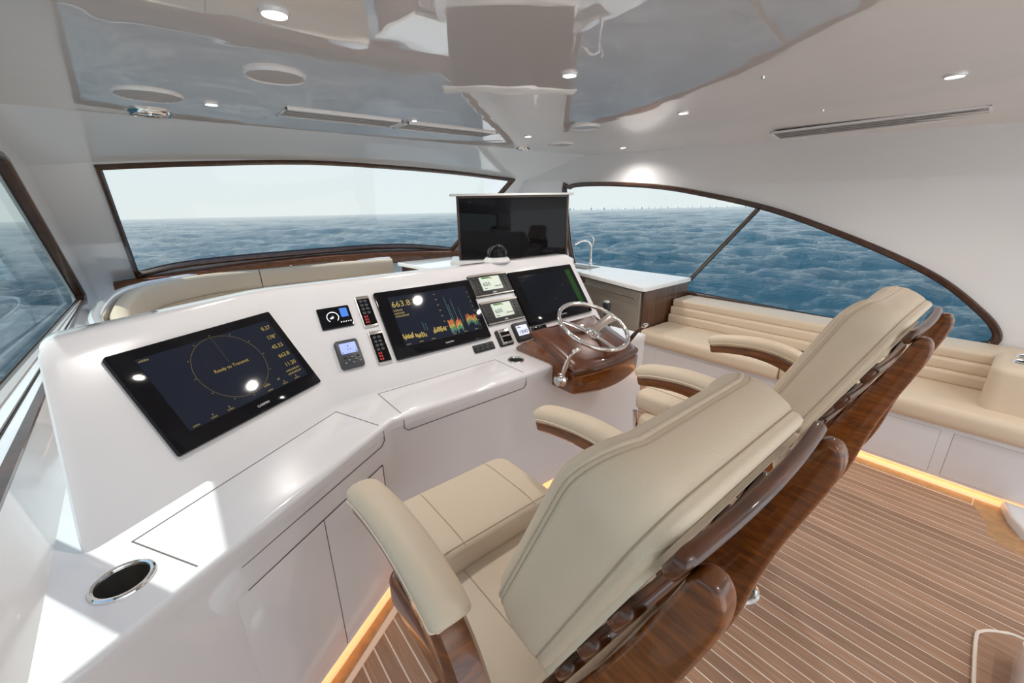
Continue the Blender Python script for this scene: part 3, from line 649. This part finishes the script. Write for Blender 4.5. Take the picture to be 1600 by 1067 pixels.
# ================================================================== HELM CHAIRS
def BP(x, t, d): return (x, .345-.41*t+.912*d, .82+.912*t+.41*d)
def make_chair(label):
    t = thing('helm_chair', label, 'chair', (0, .62, 0), 'helm chairs behind the console')
    # back cushion
    hw, T = .232, .475; ol = rrect(-hw, hw, -.035, T, .085, 8); tc = (T-.035)/2
    def ring(k, dfn, e=0): return [BP(x*(1-k), tc+(y-tc)*(1-k), dfn(x*(1-k), tc+(y-tc)*(1-k))) for x, y in ol]
    fr = lambda x, y: .112+.043*min(1, abs(x)/hw)**2.4
    C_ = lambda d: (lambda x, y: d)
    pf = lambda e: (lambda x, y: fr(x, y)+e)
    g = G(); rings = [ring(.12, C_(.016)), ring(.03, C_(.016)), ring(.0, C_(.020)), ring(-.012, C_(.030)), ring(-.004, C_(.040)), ring(-.022, C_(.050)), ring(-.036, lambda x, y: .02+fr(x, y)*.42), ring(-.034, lambda x, y: fr(x, y)*.78), ring(-.012, pf(-.008)), ring(.004, pf(-.001)),
             ring(.012, pf(.006)), ring(.05, pf(.022)), ring(.12, pf(.031)), ring(.22, pf(.032)), ring(.36, pf(.028)), ring(.55, pf(.022)), ring(.8, pf(.019)), ring(.97, pf(.018))]
    bc = obj('back_cushion', g.loft(rings), 'leather', t, smooth=80)
    obj('piping', G().tube([BP(x*1.0, tc+(y-tc)*1.0, fr(x, y)) for x, y in ol], .0034, 6, True), 'leather', bc)
    obj('seam_line', G().tube([BP(x*1.006, tc+(y-tc)*1.006, .040) for x, y in ol], .0018, 5, True), 'stitch', bc)
    obj('stitching', G().tube([BP(x*1.018, tc+(y-tc)*1.018, fr(x, y)-.012) for x, y in ol], .0009, 4, True), 'stitch', bc)
    obj('back_panel', G().prism(rrect(-hw*.975, hw*.975, -.02, T*.84, .04, 4), lambda a, b, h: BP(a, b, h), .008, .020, .002), 'leather_light', t)
    # slats
    ex = .228
    for tt, hh in ((.444, .046), (.290, .062), (.172, .062), (.062, .062), (-.05, .062)):
        rr = []
        for xx in [-ex, -ex+.003, -ex+.009, -ex+.02]+list(np.linspace(-ex+.05, ex-.05, 9))+[ex-.02, ex-.009, ex-.003, ex]:
            dd = ex-abs(xx); k = .45 if dd < .001 else .72 if dd < .004 else .92 if dd < .012 else 1; c = -.001-.010*(1-(xx/ex)**2)
            rr.append([BP(xx, tt+q*hh/2*k, c+w*.011*k) for q, w in ((-1, -.4), (-.8, -1), (.8, -1), (1, -.4), (1, .4), (.8, 1), (-.8, 1), (-1, .4))])
        obj('slat', G().loft(rr), 'teak_dark', t, smooth=50)
    # side posts of the back
    pp = [(.160, 1.190), (.152, 1.214), (.138, 1.228), (.120, 1.226), (.108, 1.205), (.110, 1.165), (.135, 1.08), (.165, .98), (.190, .87), (.212, .75), (.250, .64), (.305, .535), (.33, .505), (.41, .51), (.43, .56), (.405, .66), (.355, .75), (.310, .835), (.222, 1.03)]
    pp = [tuple(p)[:2] for p in smoothline([(*p, 0) for p in pp], 3, True)]
    for sx in (-1, 1):
        obj('back_post', G().prism(pp, lambda a, b, h: (sx*.200+h, a, b), -.018, .018, .009, 3, 'both'), 'teak_gloss', t, smooth=60)
        obj('hinge_plate', G().prism([(.262, .80), (.280, .80), (.318, .66), (.300, .625), (.285, .64)], lambda a, b, h: (sx*(.200+.0175)+sx*h, a, b), 0, .006, .002, 2), 'chrome', t)
    obj('lower_back_panel', G().prism(rrect(-.19, .19, -.30, -.02, .01, 3), lambda a, b, h: BP(a, b, h-.05), -.010, .010, .003), 'teak_dark', t)
    # arms: curved board, pad on top
    arm = smoothline([(0, .938, .868), (0, .86, .889), (0, .74, .905), (0, .63, .893), (0, .54, .855), (0, .475, .785), (0, .440, .69), (0, .43, .56)], 5)
    pad = smoothline([(0, .948, .893), (0, .93, .908), (0, .86, .926), (0, .74, .941), (0, .63, .936), (0, .545, .914), (0, .508, .897), (0, .497, .888)], 5)
    for sx in (-1, 1):
        x0 = sx*.318; rr = []
        for i, p in enumerate(arm):
            a = arm[max(0, i-1)]; b = arm[min(len(arm)-1, i+1)]; tg = (b-a).normalized(); nn = Vector((0, -tg.z, tg.y))*(-1 if tg.y < 0 else 1)
            nn = Vector((0, tg.z, -tg.y)); f = i/(len(arm)-1); w = .033+.004*f; th = (.022+.012*min(1, f*3)) if f < .5 else .034+.012*(f-.5)*2
            rr.append([p+Vector((x0+q*w, 0, 0))+nn*s*th for q, s in ((-1, .6), (-.7, 1), (.7, 1), (1, .6), (1, -.6), (.7, -1), (-.7, -1), (-1, -.6))])
        obj('arm', G().loft(rr), 'teak_gloss', t, smooth=50)
        rr = []; pl = []; n = len(pad)
        for i, p in enumerate(pad):
            a = pad[max(0, i-1)]; b = pad[min(n-1, i+1)]; tg = (b-a).normalized(); nn = Vector((0, tg.z, -tg.y)); nn = nn if nn.z > 0 else -nn
            f = i/(n-1); e = min(1, (1-abs(2*f-1)**14)+.0); k = max(.25, e**.5); w = .043*max(.72, k); th = .026*k
            rr.append([p+Vector((x0+q*w, 0, 0))+nn*s*th for q, s in ((-1, -.55), (-.99, .1), (-.86, .62), (-.5, .95), (0, 1.05), (.5, .95), (.86, .62), (.99, .1), (1, -.55), (.8, -.9), (-.8, -.9))])
            pl.append((p+Vector((x0-w*1.0, 0, 0))+nn*(-.35)*th, p+Vector((x0+w*1.0, 0, 0))+nn*(-.35)*th))
        ap = obj('arm_pad', G().loft(rr), 'leather', t, smooth=80)
        obj('piping', G().tube([a for a, b in pl]+[b for a, b in pl[::-1]], .003, 6, True), 'leather_light', ap)
        obj('arm_cap', G().prism(rrect(.44, .60, .555, .62, .02, 4), lambda a, b, h: (sx*.318+h, a, b), -.034, .034, .008, 3, 'both'), 'teak_gloss', t, smooth=60)
    # seat
    obj('seat_frame', G().prism(rrect(-.285, .285, .40, .98, .05, 5), XY, .50, .575, .012, 3), 'teak_gloss', t)
    o_sz = {}
    def cushion(name, x, y0, y1, z0, z1, r, dome, m='leather', piping=True, rot=0):
        ol = rrect(-x, x, y0, y1, r, 6); yc = (y0+y1)/2; rings = []
        for k, z in ((.06, z0), (.0, z0+.006), (-.02, (z0+z1)/2-.01), (-.01, z1-.018), (.02, z1-.006), (.07, z1), (.2, z1+dome*.5), (.5, z1+dome), (.97, z1+dome*1.1)):
            rings.append([(a*(1-k), yc+(b-yc)*(1-k), z-rot*((b-yc)*(1-k))) for a, b in ol])
        o = obj(name, G().loft(rings), m, t, smooth=80)
        def sz(a, b):
            k = 1-max(abs(a)/x, abs(b-yc)/((y1-y0)/2)); tb = ((.02, z1-.006), (.07, z1), (.2, z1+dome*.5), (.5, z1+dome), (.97, z1+dome*1.1))
            return float(np.interp(k, [q[0] for q in tb], [q[1] for q in tb]))+.0006
        o_sz[name] = sz
        return o
    sc_ = cushion('seat_cushion', .262, .375, .985, .57, .655, .05, .012)
    for q in (-.14, .14): obj('stitching', G().tube([(q, yy, o_sz['seat_cushion'](q, yy)) for yy in np.linspace(.40, .95, 12)], .0013, 4), 'stitch', sc_)
    fb = cushion('bolster', .212, .760, 1.045, .655, .735, .045, .010)
    for q in (-.125, .125): obj('stitching', G().tube([(q, yy, o_sz['bolster'](q, yy)) for yy in np.linspace(.768, 1.037, 12)], .0013, 4), 'stitch', fb)
    obj('stitching', G().tube([(xx, .776, o_sz['bolster'](xx, .776)) for xx in np.linspace(-.195, .195, 12)], .0013, 4), 'stitch', fb)
    obj('foot_board', G().prism(rrect(-.20, .20, .93, 1.06, .03, 4), XY, .46, .50, .01), 'teak_gloss', t)
    for sx in (-1, 1): obj('foot_bracket', G().tube([(sx*.20, .95, .52), (sx*.21, 1.02, .56), (sx*.21, 1.03, .64)], .012, 8), 'chrome', t)
    obj('pedestal', G().lathe([(.001, .05), (.075, .05), (.070, .2), (.062, .47), (.12, .485), (.12, .50), (.001, .50)], (0, .68, 0), 28), 'chrome', t)
    obj('pedestal_base', G().lathe([(.001, 0), (.17, 0), (.17, .012), (.15, .025), (.085, .06), (.001, .06)], (0, .68, 0), 36), 'chrome', t)
    return t
ch1 = make_chair('near beige helm chair with slatted teak back, at the left of the pair')
ch2 = copytree(ch1, (1.795, .62, 0), 'far beige helm chair with slatted teak back, in front of the side settee')
ch1.location = (.572, .62, 0)
# round deck fitting
t = thing('deck_fitting', 'round chrome deck fitting with slotted plate in the floor', 'deck fitting', (1.60, .462, 0))
obj('ring', G().lathe([(.070, .0), (.088, .0), (.088, .014), (.078, .020), (.070, .016)], (1.60, .462, 0), 32), 'chrome', t)
obj('plate', G().lathe([(.001, .002), (.072, .002), (.072, .010), (.001, .011)], (1.60, .462, 0), 28), 'steel', t)
for k in range(5): obj('slot', G().box((1.565+.016*k, .425, .0115), (.005, .04, .002)), 'rubber', t)

# ================================================================== STARBOARD SETTEE
t = thing('side_settee', 'long beige upholstered settee under the teardrop side window', 'settee', (3.6, .6, 0))
obj('base', G().box((3.60, .46, .205), (.76, 3.26, .33), .006), 'gelcoat', t)
obj('toe_kick', G().box((3.63, .46, .022), (.70, 3.20, .044)), 'gelcoat', t)
obj('led_strip', G().tube([(3.262, -1.1, .032), (3.262, 2.05, .032)], .005, 6), 'led', t)
fs = lambda y, z, h: (3.22-h, y, z)
for (a, b) in ((.95, 1.93), (.085, .90), (-1.0, .03)):
    obj('seam', G().prism([(a-.0012, .0568), (b+.0012, .0568), (b+.0012, .3332), (a-.0012, .3332)], fs, -.001, .0006), 'seam', t, smooth=0)
    obj('drawer_front', G().prism([(a, .058), (b, .058), (b, .332), (a, .332)], fs, -.001, .002, .001), 'gelcoat', t)
def sweep_box(prof, y0, y1):  # profile in (x,z), extruded along y with rounded ends
    c = (sum(p[0] for p in prof)/len(prof), sum(p[1] for p in prof)/len(prof)); rings = []
    for y, k in ((y0, .9), (y0+.008, .97), (y0+.022, 1), (y1-.022, 1), (y1-.008, .97), (y1, .9)): rings.append([(c[0]+(p[0]-c[0])*k, y, c[1]+(p[1]-c[1])*k) for p in prof])
    return G().loft(rings)
seatp = rrect(3.165, 3.66, .365, .492, .045, 5)
for (a, b) in ((.935, 2.085), (-1.15, .93)): obj('seat_cushion', sweep_box(seatp, a, b), 'leather', t, smooth=60)
for i, (z0, z1, xx) in enumerate(((.485, .565, 3.615), (.562, .635, 3.645), (.632, .70, 3.68))):
    obj('back_channel', sweep_box(rrect(xx, 3.985, z0, z1+.003, .02, 5), -1.15, 2.085), 'leather', t, smooth=60)
ab = obj('end_armrest', G().prism(rrect(3.30, 3.72, -.42, -.01, .06, 6), XY, .48, .735, .035, 4), 'leather', t, smooth=60)
for (x, y) in ((3.50, -.12), (3.64, -.13)):
    obj('cup_ring', G().lathe([(.034, .734), (.048, .734), (.046, .741), (.036, .742), (.034, .737)], (x, y, 0), 28), 'chrome', ab); obj('cup_well', G().lathe([(.001, .733), (.035, .733), (.035, .7365), (.001, .737)], (x, y, 0), 24), 'rubber', ab)
# curved low step / coaming at the settee's aft end
t = thing('step_coaming', 'white rounded step edge lit warm at the aft end of the settee', 'step', (3.1, -.5, 0))
obj('shell', G().prism([(3.20, -.22), (3.06, -.255), (2.96, -.30), (2.90, -.40), (2.88, -.75), (3.20, -.75)], XY, 0, .05, .012, 3), 'gelcoat', t)
obj('drain', G().lathe([(.001, .05), (.018, .05), (.018, .054), (.001, .054)], (3.07, -.33, 0), 18), 'rubber', t)
t = thing('stair_well', 'teak edged stairwell corner with white post at the lower right', 'stairs', (2.1, -.6, 0))
obj('nosing', G().prism([(1.70, -.235), (2.05, -.215), (2.12, -.225), (2.17, -.27), (2.20, -.34), (2.21, -.62), (1.70, -.62)], XY, 0, .012, .004), 'plank', t)
obj('edging', G().tube(smoothline([(1.70, -.235, .010), (2.05, -.215, .010), (2.12, -.225, .010), (2.17, -.27, .010), (2.20, -.34, .010), (2.21, -.62, .010)], 4), .006, 6), 'caulk', t)
obj('post', G().prism(rrect(1.72, 2.06, -.60, -.305, .03, 4), XY, .010, .16, .012), 'gelcoat', t)

# ================================================================== GALLEY
t = thing('galley_cabinet', 'walnut ended galley cabinet with metal drawer beside the settee', 'cabinet', (3.6, 2.7, 0))
gp = [(3.24, 2.11), (3.99, 2.11), (3.99, 4.15), (3.86, 4.15), (3.55, 3.28)]
obj('carcass', G().prism([(3.26, 2.125), (3.985, 2.125), (3.985, 4.14), (3.86, 4.14), (3.565, 3.28)], XY, 0, .835), 'walnut', t)
xs = np.linspace(3.235, 3.985, 6)
obj('end_panel', G().box((3.61, 2.112, .417), (.75, .022, .835), .003), 'walnut', t)
gd = Vector((.31, 1.17, 0)).normalized(); gn = Vector((-gd.y, gd.x, 0))
def GF(s, z, h): p = Vector((3.24, 2.11, 0))+gd*s+gn*h; return (p.x, p.y, z)
obj('drawer_front', G().prism([(.03, .20), (.92, .20), (.92, .82), (.03, .82)], GF, -.01, .022, .004), 'drawer_metal', t)
obj('drawer_front', G().prism([(.03, .06), (.92, .06), (.92, .19), (.03, .19)], GF, -.01, .022, .004), 'drawer_metal', t)
h_ = obj('handle', G().tube([GF(.05, .765, .062), GF(.90, .765, .062)], .009, 10), 'steel', t)
for s in (.12, .82): obj('handle_post', G().tube([GF(s, .765, .02), GF(s, .765, .062)], .006, 8), 'steel', h_)
wt2 = obj('galley_worktop', G().prism([(3.195, 2.14), (3.20, 2.105), (3.23, 2.085), (3.985, 2.085), (3.985, 4.18), (3.80, 4.18), (3.50, 3.28)], XY, .838, .876, .012, 3), 'stone', label='white stone galley worktop with sink beside the side window', cat='worktop')
wof = Vector(ORG['galley_worktop']); sk = G().prism(rrect(3.62, 3.90, 3.15, 3.60, .04, 4), XY, .80, .95); cut(wt2, [sk])
g = G(); ri = []
for k, z in ((0, .872), (.0, .80), (.06, .76), (.5, .755)):
    ri.append([(3.76+(a-3.76)*(1-k), 3.375+(b-3.375)*(1-k), z) for a, b in rrect(3.615, 3.905, 3.145, 3.605, .04, 4)])
g.loft(ri, caps=False); g.f.append(tuple(len(g.v)-24+i for i in range(24))); obj('sink_basin', g, 'steel', label='steel sink basin let into the white galley worktop', cat='sink')
carc = [o for o in t.children if o.name.startswith('carcass')][0]
cf = Vector(ORG['galley_cabinet']); sk = G().prism(rrect(3.60, 3.92, 3.13, 3.62, .04, 4), XY, .74, .95); cut(carc, [sk])
t = thing('faucet', 'chrome gooseneck faucet by the sink in front of the sea', 'faucet', (3.945, 3.36, .876))
fx, fy = 3.945, 3.36
obj('base', G().lathe([(.001, .876), (.026, .876), (.024, .89), (.017, .90), (.016, .96), (.001, .96)], (fx, fy, 0), 20), 'chrome', t)
obj('neck', G().tube(smoothline([(fx, fy, .95), (fx, fy, 1.08), (fx-.02, fy+.01, 1.14), (fx-.07, fy+.045, 1.168), (fx-.13, fy+.09, 1.150)], 6), .014, 12), 'chrome', t)
obj('spout_head', G().tube([(fx-.125, fy+.085, 1.152), (fx-.165, fy+.115, 1.125)], [.019, .021], 12), 'chrome', t)
obj('lever', G().tube([(fx, fy, 1.08), (fx+.014, fy-.02, 1.13), (fx+.004, fy-.03, 1.19), (fx-.02, fy-.02, 1.215)], [.014, .012, .009, .007], 10), 'chrome', t)
# TV cabinet and pop-up television
tv0 = Vector((2.245, 3.601, 0)); tv1 = Vector((3.13, 2.998, 0)); td = (tv1-tv0).normalized(); tn = Vector((td.y, -td.x, 0))   # tn faces aft
if tn.y > 0: tn = -tn
def TV(s, z, h): p = tv0+td*s+tn*h; return (p.x, p.y, z)
TW = (tv1-tv0).length
t = thing('television_cabinet', 'walnut cabinet with white top that houses the television', 'cabinet', tuple(tv0.lerp(tv1, .5)))
obj('carcass', G().prism([(-.06, 0), (TW+.05, 0), (TW+.05, 1.035), (-.06, 1.035)], TV, -.30, .10), 'walnut', t)
obj('top', G().prism([(-.10, .105), (TW+.06, .105), (TW+.06, -.34), (-.10, -.34)], lambda s, h, z: TV(s, z, h), 1.03, 1.07, .008), 'stone', t)
t = thing('television', 'wide black pop-up television with wooden surround behind the dash', 'television', TV(TW/2, 1.07, 0))
zt = 1.697
obj('back_box', G().prism([(0, 1.07), (TW, 1.07), (TW, zt-.02), (0, zt-.02)], TV, -.06, 0), 'black_plastic', t)
obj('screen', G().prism([(.010, 1.075), (TW-.010, 1.075), (TW-.010, zt-.042), (.010, zt-.042)], TV, -.001, .006, .002), 'black_glass', t)
for a, b in ((-.014, .008), (TW-.008, TW+.014)): obj('surround', G().prism([(a, 1.07), (b, 1.07), (b, zt-.02), (a, zt-.02)], TV, -.07, .012, .002), 'teak_frame', t)
obj('surround', G().prism([(-.014, zt-.040), (TW+.014, zt-.040), (TW+.014, zt-.02), (-.014, zt-.02)], TV, -.07, .012, .002), 'teak_frame', t)
obj('lift_lid', G().prism([(-.075, zt-.02), (TW+.055, zt-.02), (TW+.055, zt), (-.075, zt)], TV, -.10, .05, .004), 'stone', t)

# ================================================================== FORWARD LOUNGE
t = thing('forward_lounge', 'curved beige lounge seat under the windscreen beyond the console', 'sofa', (1.0, 4.7, 0))
path = smoothline([(2.20, 5.25, 0), (1.39, 5.40, 0), (.60, 5.44, 0), (.12, 5.36, 0), (-.26, 5.02, 0), (-.39, 4.66, 0), (-.43, 4.22, 0), (-.43, 3.75, 0), (-.39, 3.42, 0)], 6)
def sweep(path, prof, k0=1, k1=1):
    rings = []; n = len(path)
    for i, p in enumerate(path):
        tg = (path[min(n-1, i+1)]-path[max(0, i-1)]).normalized(); inn = Vector((-tg.y, tg.x, 0))   # left of travel = inboard
        rings.append([(p.x+inn.x*a, p.y+inn.y*a, z) for a, z in prof])
    return G().loft(rings)
bk = [(0, .55), (.02, .925), (.035, .948), (.07, .955), (.105, .945), (.125, .92), (.165, .74), (.17, .55)]
cutk = 12
obj('back_cushion', sweep(path[:cutk], bk), 'leather', t, smooth=60); obj('back_cushion', sweep([path[cutk-1].lerp(path[cutk], .12)]+path[cutk:], bk), 'leather', t, smooth=60)
obj('back_seam', sweep(path[:-1], [(.170, .755), (.176, .76), (.170, .765)]), 'stitch', t)
obj('seat_cushion', sweep(path, [(.15, .40), (.15, .55), (.18, .575), (.5, .575), (.56, .55), (.57, .42)]), 'leather', t, smooth=60)
obj('shell', sweep(path, [(-.085, 0), (-.085, .93), (-.075, .955), (-.045, .965), (-.012, .955), (-.005, .93), (-.005, 0)]), 'gelcoat', t, smooth=60)
obj('seat_base', sweep(path, [(-.004, 0), (-.004, .41), (.50, .41), (.50, 0)]), 'gelcoat', t)
t = thing('aft_bench', 'white rounded bench back rising behind the dash top', 'bench', (1.1, 3.55, 0))
obj('shell', G().prism([(.17, 3.55), (.22, 3.46), (.34, 3.40), (1.95, 3.40), (1.95, 3.62), (.25, 3.62), (.19, 3.60)], XY, 0, 1.0, .03, 4), 'gelcoat', t)
obj('cushion', G().prism(rrect(.25, 1.90, 3.63, 3.76, .04, 4), XY, .5, .97, .03, 4), 'leather', t)
t = thing('sideboard', 'low white topped walnut sideboard at the end of the lounge', 'sideboard', (2.9, 4.75, 0))
obj('carcass', G().prism([(2.28, 5.10), (2.35, 4.35), (3.95, 4.25), (3.95, 5.10)], XY, 0, .86), 'walnut', t)
obj('top', G().prism([(2.24, 5.13), (2.31, 4.31), (3.98, 4.21), (3.98, 5.13)], XY, .86, .905, .01), 'stone', t)
obj('panel', G().prism([(2.38, .05), (3.9, .05), (3.9, .8), (2.38, .8)], lambda a, z, h: (a, 4.35-(a-2.35)*.0625-h, z), 0, .01, .003), 'gelcoat', t)
# wooden windscreen dash
g = G(); rr = []
for x in np.linspace(-.5, 3.95, 24):
    w = .925+.12*((x-1.5)/2.0)**2 if x < 1.5 else .925+.14*((x-1.5)/2.0)**2
    a = Vector(FP(x, w+.015, -.012)); b = Vector(FP(x, w+.30, -.012)); rr.append([tuple(a), (a.x, a.y-.08, a.z-.012), (a.x, a.y-.10, a.z-.03), (a.x, a.y-.10, a.z-.16), (a.x, a.y+.02, a.z-.16)])
o = obj('trim_1', g.loft(rr), 'teak_gloss', kind='structure', smooth=60)

# ================================================================== CEILING FITTINGS
def zceil(x, y): return ZC-max(0, .035*(3.6-y))*(max(0, (x-3.2)/.8)**2)
def lamp(x, y, r, label):
    z = zceil(x, y) if y < 3.55 else ZC-(y-3.55)*.13
    t = thing('downlight', label, 'downlight', (x, y, z-.012), 'recessed ceiling downlights')
    obj('trim_ring', G().lathe([(r*.78, z-.004), (r*.85, z-.010), (r, z-.008), (r*1.06, z+.002), (r*.78, z+.002)], (x, y, 0), 28), 'gelcoat', t)
    obj('lens', G().lathe([(.001, z-.006), (r*.8, z-.006), (r*.8, z+.001), (.001, z+.001)], (x, y, 0), 24), 'lens', t)
    L = bpy.data.lights.new('downlight_lamp', 'SPOT'); L.energy = LAMP; L.spot_size = R(150); L.spot_blend = .8; L.color = (1, .94, .88); L.shadow_soft_size = .03
    lo = bpy.data.objects.new('downlight_lamp', L); COL.objects.link(lo); lo.parent = t; lo.location = (0, 0, -.012)
for x, y, r, lb in ((.37, 1.524, .040, 'large bright downlight at the top left of the ceiling'), (1.496, 1.439, .034, 'downlight overlapping the dark television reflection'), (2.67, 1.578, .034, 'downlight below the curved blue reflection'),
      (2.947, .41, .040, 'bright downlight at the far right of the ceiling'), (3.70, 2.80, .034, 'downlight near the ceiling edge above the side window'), (2.477, 2.835, .034, 'small downlight beside the two ceiling speakers'),
      (.328, 2.931, .034, 'small downlight between the round grille and slot vents'), (1.41, 2.74, .020, 'tiny downlight between the two slot vents')):
    lamp(x, y, r, lb)
for x, y, lb in ((.6, -.9, 'added aft fill light over the port side walkway'), (2.2, -.9, 'added aft fill light over the stairwell'), (3.2, -1.3, 'added aft fill light over the end of the settee'), (1.3, -1.9, 'aftmost added fill light on the centreline')): lamp(x, y, .036, lb)  # unseen lamps behind the camera, added to brighten the interior
def speaker(x, y, r, m, label):
    z = zceil(x, y); t = thing('ceiling_speaker', label, 'speaker', (x, y, z-.015), 'round ceiling speakers')
    obj('ring', G().lathe([(r*.93, z-.010), (r, z-.012), (r*1.05, z-.004), (r*1.06, z+.002), (r*.93, z+.002)], (x, y, 0), 36), 'gelcoat', t)
    obj('grille', G().lathe([(.001, z-.011), (r*.6, z-.0105), (r*.94, z-.008), (r*.94, z+.001), (.001, z+.001)], (x, y, 0), 36), m, t)
speaker(.495, 2.186, .115, 'grille_grey', 'large oval-looking grey ceiling speaker at upper left'); speaker(2.555, 2.282, .105, 'gelcoat', 'pale ceiling speaker at the corner of the blue reflection'); speaker(3.069, 3.044, .115, 'grille_grey', 'small grey ceiling speaker near the windscreen corner')
t = thing('return_grille', 'round slatted air grille near the port windscreen corner', 'vent', (.072, 2.896, ZC-.012))
obj('ring', G().lathe([(.128, ZC-.008), (.137, ZC-.010), (.145, ZC+.002), (.128, ZC+.002)], (.072, 2.896, 0), 36), 'gelcoat', t); obj('backing', G().lathe([(.001, ZC-.002), (.13, ZC-.002), (.13, ZC+.001), (.001, ZC+.001)], (.072, 2.896, 0), 32), 'grille_dark', t)
for k in range(-5, 6):
    w = math.sqrt(.128**2-(k*.022)**2); obj('slat', G().box((.072, 2.896+k*.022, ZC-.006), (2*w, .008, .006), .002, 1), 'grille_grey', t)
def airvent(x, y, r, label):
    z = zceil(x, y); t = thing('air_nozzle', label, 'vent', (x, y, z-.025), 'round chrome air nozzles')
    obj('ring', G().lathe([(r*.82, z-.012), (r*.92, z-.018), (r, z-.010), (r*1.04, z+.002), (r*.82, z+.002)], (x, y, 0), 32), 'chrome', t)
    obj('backing', G().lathe([(.001, z-.003), (r*.85, z-.003), (r*.85, z+.001), (.001, z+.001)], (x, y, 0), 24), 'rubber', t)
    for k in range(12):
        a = k*math.pi/6; obj('vane', G().box((x+r*.5*math.cos(a), y+r*.5*math.sin(a), z-.010), (r*.62, .008, .010), .002, 1, Matrix.Rotation(a, 3, 'Z')), 'chrome', t)
    obj('hub', G().lathe([(.001, z-.020), (r*.2, z-.018), (r*.22, z-.004), (.001, z-.003)], (x, y, 0), 16), 'chrome', t)
airvent(.069, 3.40, .105, 'chrome vaned air nozzle below the round grille at left'); airvent(2.95, 3.45, .07, 'small chrome air nozzle above the television')
def slot(x0, x1, y0, y1, label, n=1, tilt=0.):
    z = min(zceil(x0, y0), zceil(x1, y1)); xc, yc = (x0+x1)/2, (y0+y1)/2
    t = thing('slot_vent', label, 'vent', (xc, yc, z-.015), 'long slot vents in the ceiling')
    rot = Matrix.Rotation(tilt, 3, 'Y')
    w, d = abs(x1-x0), abs(y1-y0); f = .014
    zz = z-.004
    def bx(c, s): return G().box(Vector((xc, yc, zz))+rot @ Vector(c), s, .002, 1, rot)
    obj('frame_bar', bx((0, d/2-f/2, 0), (w, f, .014)), 'gelcoat', t); obj('frame_bar', bx((0, -d/2+f/2, 0), (w, f, .014)), 'gelcoat', t)
    obj('frame_bar', bx((w/2-f/2, 0, 0), (f, d, .014)), 'gelcoat', t); obj('frame_bar', bx((-w/2+f/2, 0, 0), (f, d, .014)), 'gelcoat', t)
    obj('core', bx((0, 0, .003), (w-f, d-f, .006)), 'grille_dark', t)
    m = 4
    for k in range(m):
        o = (-.5+(k+.5)/m)*(min(w, d)-2*f)
        obj('louvre', bx((0, o, -.002) if w > d else (o, 0, -.002), (w-2*f, .010, .008) if w > d else (.010, d-2*f, .008)), 'grille_grey', t)
slot(.66, 1.37, 2.82, 3.06, 'left slot vent of the pair above the windscreen'); slot(1.41, 2.17, 2.84, 3.08, 'right slot vent of the pair above the windscreen')
slot(3.70, 3.90, .33, 1.46, 'long narrow slot vent along the ceiling edge above the side settee', tilt=R(8))
for x, y, lb in ((2.246, .954, 'tiny chrome ceiling stud nearer the television reflection'), (3.332, 1.027, 'tiny chrome ceiling stud nearer the long slot vent')):
    z = zceil(x, y); obj('ceiling_stud', G().lathe([(.001, z-.010), (.006, z-.009), (.009, z-.002), (.009, z+.001), (.001, z+.001)], (x, y, 0), 12), 'chrome', label=lb, cat='stud', group='ceiling studs')
